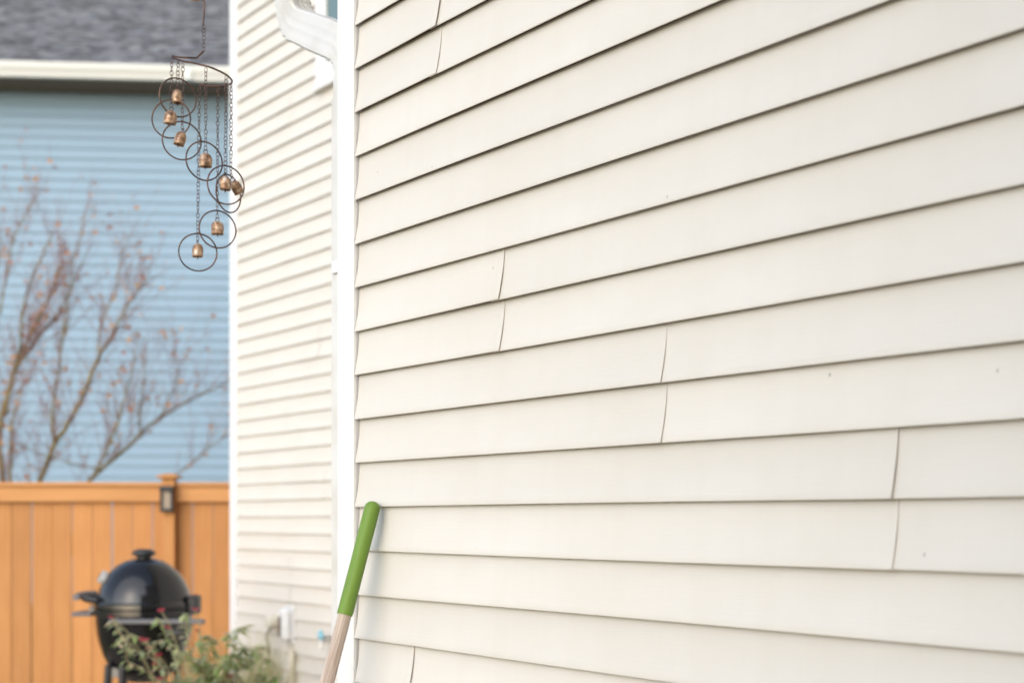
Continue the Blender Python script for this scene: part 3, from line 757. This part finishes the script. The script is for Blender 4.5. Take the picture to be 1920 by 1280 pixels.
def grass_clump(base_pt, n, h, spread, label, seed):
    rr = random.Random(seed); m = MB()
    for i in range(n):
        a = rr.uniform(0, 6.283); lean_ = rr.uniform(0.05, 1.0)*spread; H = h*rr.uniform(0.6, 1.0); w = rr.uniform(0.0025, 0.005)
        b_ = Vector((rr.uniform(-.07,.07), rr.uniform(-.07,.07), 0)); dr = Vector((math.cos(a), math.sin(a), 0)); sd = Vector((-dr.y, dr.x, 0))*w
        V = []
        for j in range(6):
            f = j/5; p = b_ + dr*lean_*f**1.9 + Vector((0,0,H*(f - 0.18*f*f*lean_/spread)/0.9))
            ww = (1-f**1.5); V += [p + sd*ww, p - sd*ww]
        m.add(V, [(2*j, 2*j+1, 2*j+3, 2*j+2) for j in range(5)])
    o = m.build('ornamental_grass', M['grass']); o.location = base_pt
    return tag(o, label, 'grass')
q = at(495, 974, 7.4); q.z = 0
grass_clump(q, 700, 0.84, 0.34, 'clump of dry tan grass below the outlet cover', 4)
q = at(455, 974, 6.6); q.z = 0
grass_clump(q, 320, 0.74, 0.26, 'greenish grass tuft between the shrubs, lower edge of the picture', 8)
q = at(375, 974, 6.9); q.z = 0
grass_clump(q, 260, 0.86, 0.30, 'pale grass blades mixed into the back of the flowering shrub', 9)

# ------------------------------------------------------------------ wind chime
wc = empty('wind_chime', hang); tag(wc, 'copper wind chime with a wire spiral, chains, rings and small bells', 'wind chime')
def cp(u, v, dy=0.0): return at(u, v, CH + dy) - hang
def wire(name, pts, r, parent, closed=False, n=8, mat='wire'):
    m = MB(); m.tube(pts, r, n, closed=closed); return m.build(name, M[mat], parent, smooth='all')
m = MB(); dc = cp(364, -9); m.lathe([(0.0,0.008),(0.014,0.008),(0.0165,0.004),(0.0165,-0.006),(0.014,-0.0095),(0.0,-0.0095)], 20, Matrix.Translation(dc)); m.build('wooden_disc', M['tanwood'], wc, smooth=True)
wire('cord', [cp(378,-125), cp(370,-70), cp(364,-18)], 0.0015, wc)
wire('hook_rod', smooth_path([cp(366,-4), cp(376,-1), cp(383,4), cp(382.5,25), cp(381,48)], 3), 0.0019, wc)
def chain(parent, p0, p1, name='chain', pitch=0.0092, wid=0.0038, rr_=0.0008):
    m = MB(); L = (p1-p0).length; n = max(1, int(round(L/pitch))); ax = (p1-p0).normalized()
    e1 = ax.orthogonal().normalized(); e1 = (Vector((1,0,0)) - ax*ax.x).normalized(); e2 = ax.cross(e1); rnd = random.Random(int(L*1e6)); tw_ = 0.0
    for i in range(n):
        c = p0.lerp(p1, (i+0.5)/n); an = tw_ + (math.pi/2)*i + rnd.uniform(-.45,.45) + R(45)
        s_ = e1*math.cos(an) + e2*math.sin(an); hl_ = pitch*0.66
        P = []
        for a in range(8):
            t_ = 2*math.pi*(a+0.5)/8; P.append(c + s_*wid*math.cos(t_)*1.05 + ax*(hl_*math.sin(t_)))
        m.tube(P, rr_, 4, closed=True)
    return m.build(name, M['chain'], parent, smooth='all')
chain(wc, cp(382,47), cp(382,96), 'hanger_chain', 0.0088, 0.0046)
SP = [(382,96,0),(376,102,0),(368.5,109,-0.004),(350,108.5,-0.012),(332,107,-0.014),(324.5,105.5,-0.014),(322.5,107.5,-0.022),(328,110.5,-0.034),(345,115,-0.05),(370,120.5,-0.062),(392,126,-0.064),(410,133,-0.056),(424,140.5,-0.036),(433,148.5,-0.008),(435,154,0.012),(430,158.8,0.03),(417,161.5,0.045),(400,162,0.052),(386,161,0.052),(374,160,0.048)]
sp_pts = []
raw = [cp(*q_) for q_ in SP]
sp_pts = [raw[0], raw[0].lerp(raw[2],0.5)] + smooth_path(raw[2:], 4)
wire('spiral', sp_pts, 0.0023, wc)
def bell(parent, top, w=0.0137, h=0.031, tilt=(0,0), rz=0.3, seed=0):
    rr = random.Random(seed)
    prof = [(0.10,1.0),(0.45,0.985),(0.72,0.90),(0.90,0.74),(1.0,0.52),(0.99,0.30),(0.93,0.12),(0.95,0.0),(0.86,0.0),(0.84,0.2),(0.80,0.6),(0.5,0.86),(0.1,0.92)]
    m = MB(); mt = Matrix.Translation(top) @ Euler((tilt[0], tilt[1], rz)).to_matrix().to_4x4()
    n = 24; V = []
    for (r_, z_) in prof:
        for k_ in range(n):
            a = 2*math.pi*k_/n; dent = 1 + 0.03*math.sin(3*a+seed) + 0.02*math.sin(5*a+2*seed+z_*4)
            V.append(mt @ Vector((r_*w*math.cos(a)*dent, r_*w*0.84*math.sin(a)*dent, (z_-1)*h)))
    F = []
    for i in range(len(prof)-1):
        for k_ in range(n): F.append((i*n+k_, (i+1)*n+k_, (i+1)*n+(k_+1)%n, i*n+(k_+1)%n))
    m.add(V, F); o = m.build('bell', M['copper'], parent, smooth='all')
    lp_ = [mt @ Vector((0.0045*math.cos(a), 0, 0.004+0.0048*math.sin(a))) for a in [2*math.pi*i/10 for i in range(10)]]
    wire('loop', lp_, 0.0010, o, True, 6)
    m2 = MB(); m2.tube([mt @ Vector((0,0,-h*0.3)), mt @ Vector((0.001,0,-h*1.2))], 0.0012, 6); m2.tube([mt @ Vector((0.001,0,-h*0.97)), mt @ Vector((0.001,0,-h*0.78))], 0.003, 8)
    m2.build('clapper', M['wire'], o, smooth=True)
    return o
def ring(parent, cu, cv, rx, ry, dy, twist=None):
    c = cp(cu, cv, dy); k_ = (CH+dy)/FPX; ang = math.acos(min(1, rx/ry)) if twist is None else twist; Rr = ry*k_
    P = [c + Vector((math.cos(a)*math.cos(ang)*Rr, math.cos(a)*math.sin(ang)*Rr, math.sin(a)*Rr)) for a in [2*math.pi*i/48 for i in range(48)]]
    return wire('ring', P, 0.0018, parent, True, 8)
DATA = [ # chain top (u, v), depth, bell top v, ring centre, rx, ry, bell tilt
    (322,111,-0.022, 321,208, 321,223,36,36, (0.05,0.12)),
    (334.5,112,-0.016, 332.5,169, 333.5,183,29.5,36, (0,0.02)),
    (343,119,-0.048, 341.5,248, 341,264,34,35.5, (0.25,-0.12)),
    (386,128,-0.063, 385.5,288, 383,302,29.5,36, (0,0)),
    (424,142,-0.036, 422.5,331, 423.5,347,30.5,36, (0,0)),
    (374,161.5,0.048, 370.5,457, 371,473,33.5,35, (0,0)),
    (408.5,163,0.05, 407.5,415, 408,430,31,35, (0,0)),
]
for i, (cu, cv, dy, bu, bv, ru, rv, rx, ry, tl) in enumerate(DATA):
    chain(wc, cp(cu, cv, dy), cp(bu, bv - 6, dy))
    ring(wc, ru, rv, rx, ry, dy + (0.002 if i % 2 else -0.002))
    bell(wc, cp(bu, bv, dy), tilt=tl, rz=0.3+i, seed=i, w=0.0152 if i != 1 else 0.0135)
# the last string has tangled: its bell hangs tilted and its ring is turned
chain(wc, cp(434,157,0.012), cp(433,327,0.012))
chain(wc, cp(433,327,0.012), cp(438,338,0.008))
ring(wc, 428.5, 363, 17, 35, 0.012)
bell(wc, cp(437.5,340,0.006), tilt=(0.55,-0.42), rz=0.0, seed=9, w=0.0128, h=0.031)

# ------------------------------------------------------------------ garden tool with green grip leaning on the wall
tipw = Matrix.Translation(W0) @ Matrix.Rotation(house.rotation_euler.z, 4, 'Z')
RAD = 0.0178
tx, _ = wall_x(711, -0.015)
tipl = Vector((tx, -0.015 - RAD, at(706, 938, 3.24).z - RAD))
tip = tipw @ tipl
# second point: seen at (617, 1280); it stands away from the wall along its normal
nout = -Yh
ray = Vector(((613 - CX)/FPX, 1, 0)); 
# solve tip + nout*a lies on the column of pixel 621
a_ = (ray.x*tip.y - tip.x) / (nout.x - ray.x*nout.y)
pt2 = tip + nout*a_; zz = EYE + (HZ - 1280)/FPX*pt2.y; pt2.z = zz
ax = (pt2 - tip).normalized(); foot = tip + ax*(tip.z/(-ax.z))
tool = empty('garden_tool', foot); tag(tool, 'weathered wooden tool handle with bright green grip leaning against the siding', 'tool handle')
up = -ax; qm = up.to_track_quat('Z', 'Y').to_matrix().to_4x4()
Lh = (tip - foot).length
m = MB(); m.lathe([(0.0, Lh-0.02),(RAD*0.86, Lh-0.03),(RAD*0.90, Lh*0.5),(RAD*0.92, 0.12),(RAD*0.7, 0.0),(0,0)], 28); ho = m.build('handle', M['handle'], tool, smooth=True)
ho.rotation_euler = qm.to_euler()
Lg = 0.247
m = MB(); gpf = []
for i in range(9):
    a = math.pi/2*i/8; gpf.append((RAD*1.0*math.sin(a), Lh + RAD*0.9 - RAD*0.9*(1-math.cos(a))))
gpf += [(RAD*1.01, Lh - 0.03), (RAD*0.985, Lh-Lg*0.5), (RAD*1.0, Lh-Lg+0.004), (RAD*0.985, Lh-Lg), (RAD*0.87, Lh-Lg)]
m.lathe(gpf, 36); go = m.build('grip', M['grip'], tool, smooth=True); go.rotation_euler = qm.to_euler()
m = MB(); m.lathe([(RAD*0.95,0.20),(RAD*1.1,0.19),(RAD*1.15,0.03),(RAD*0.6,0.0)], 20); fo = m.build('ferrule', M['greymetal'], tool, smooth=True); fo.rotation_euler = qm.to_euler()
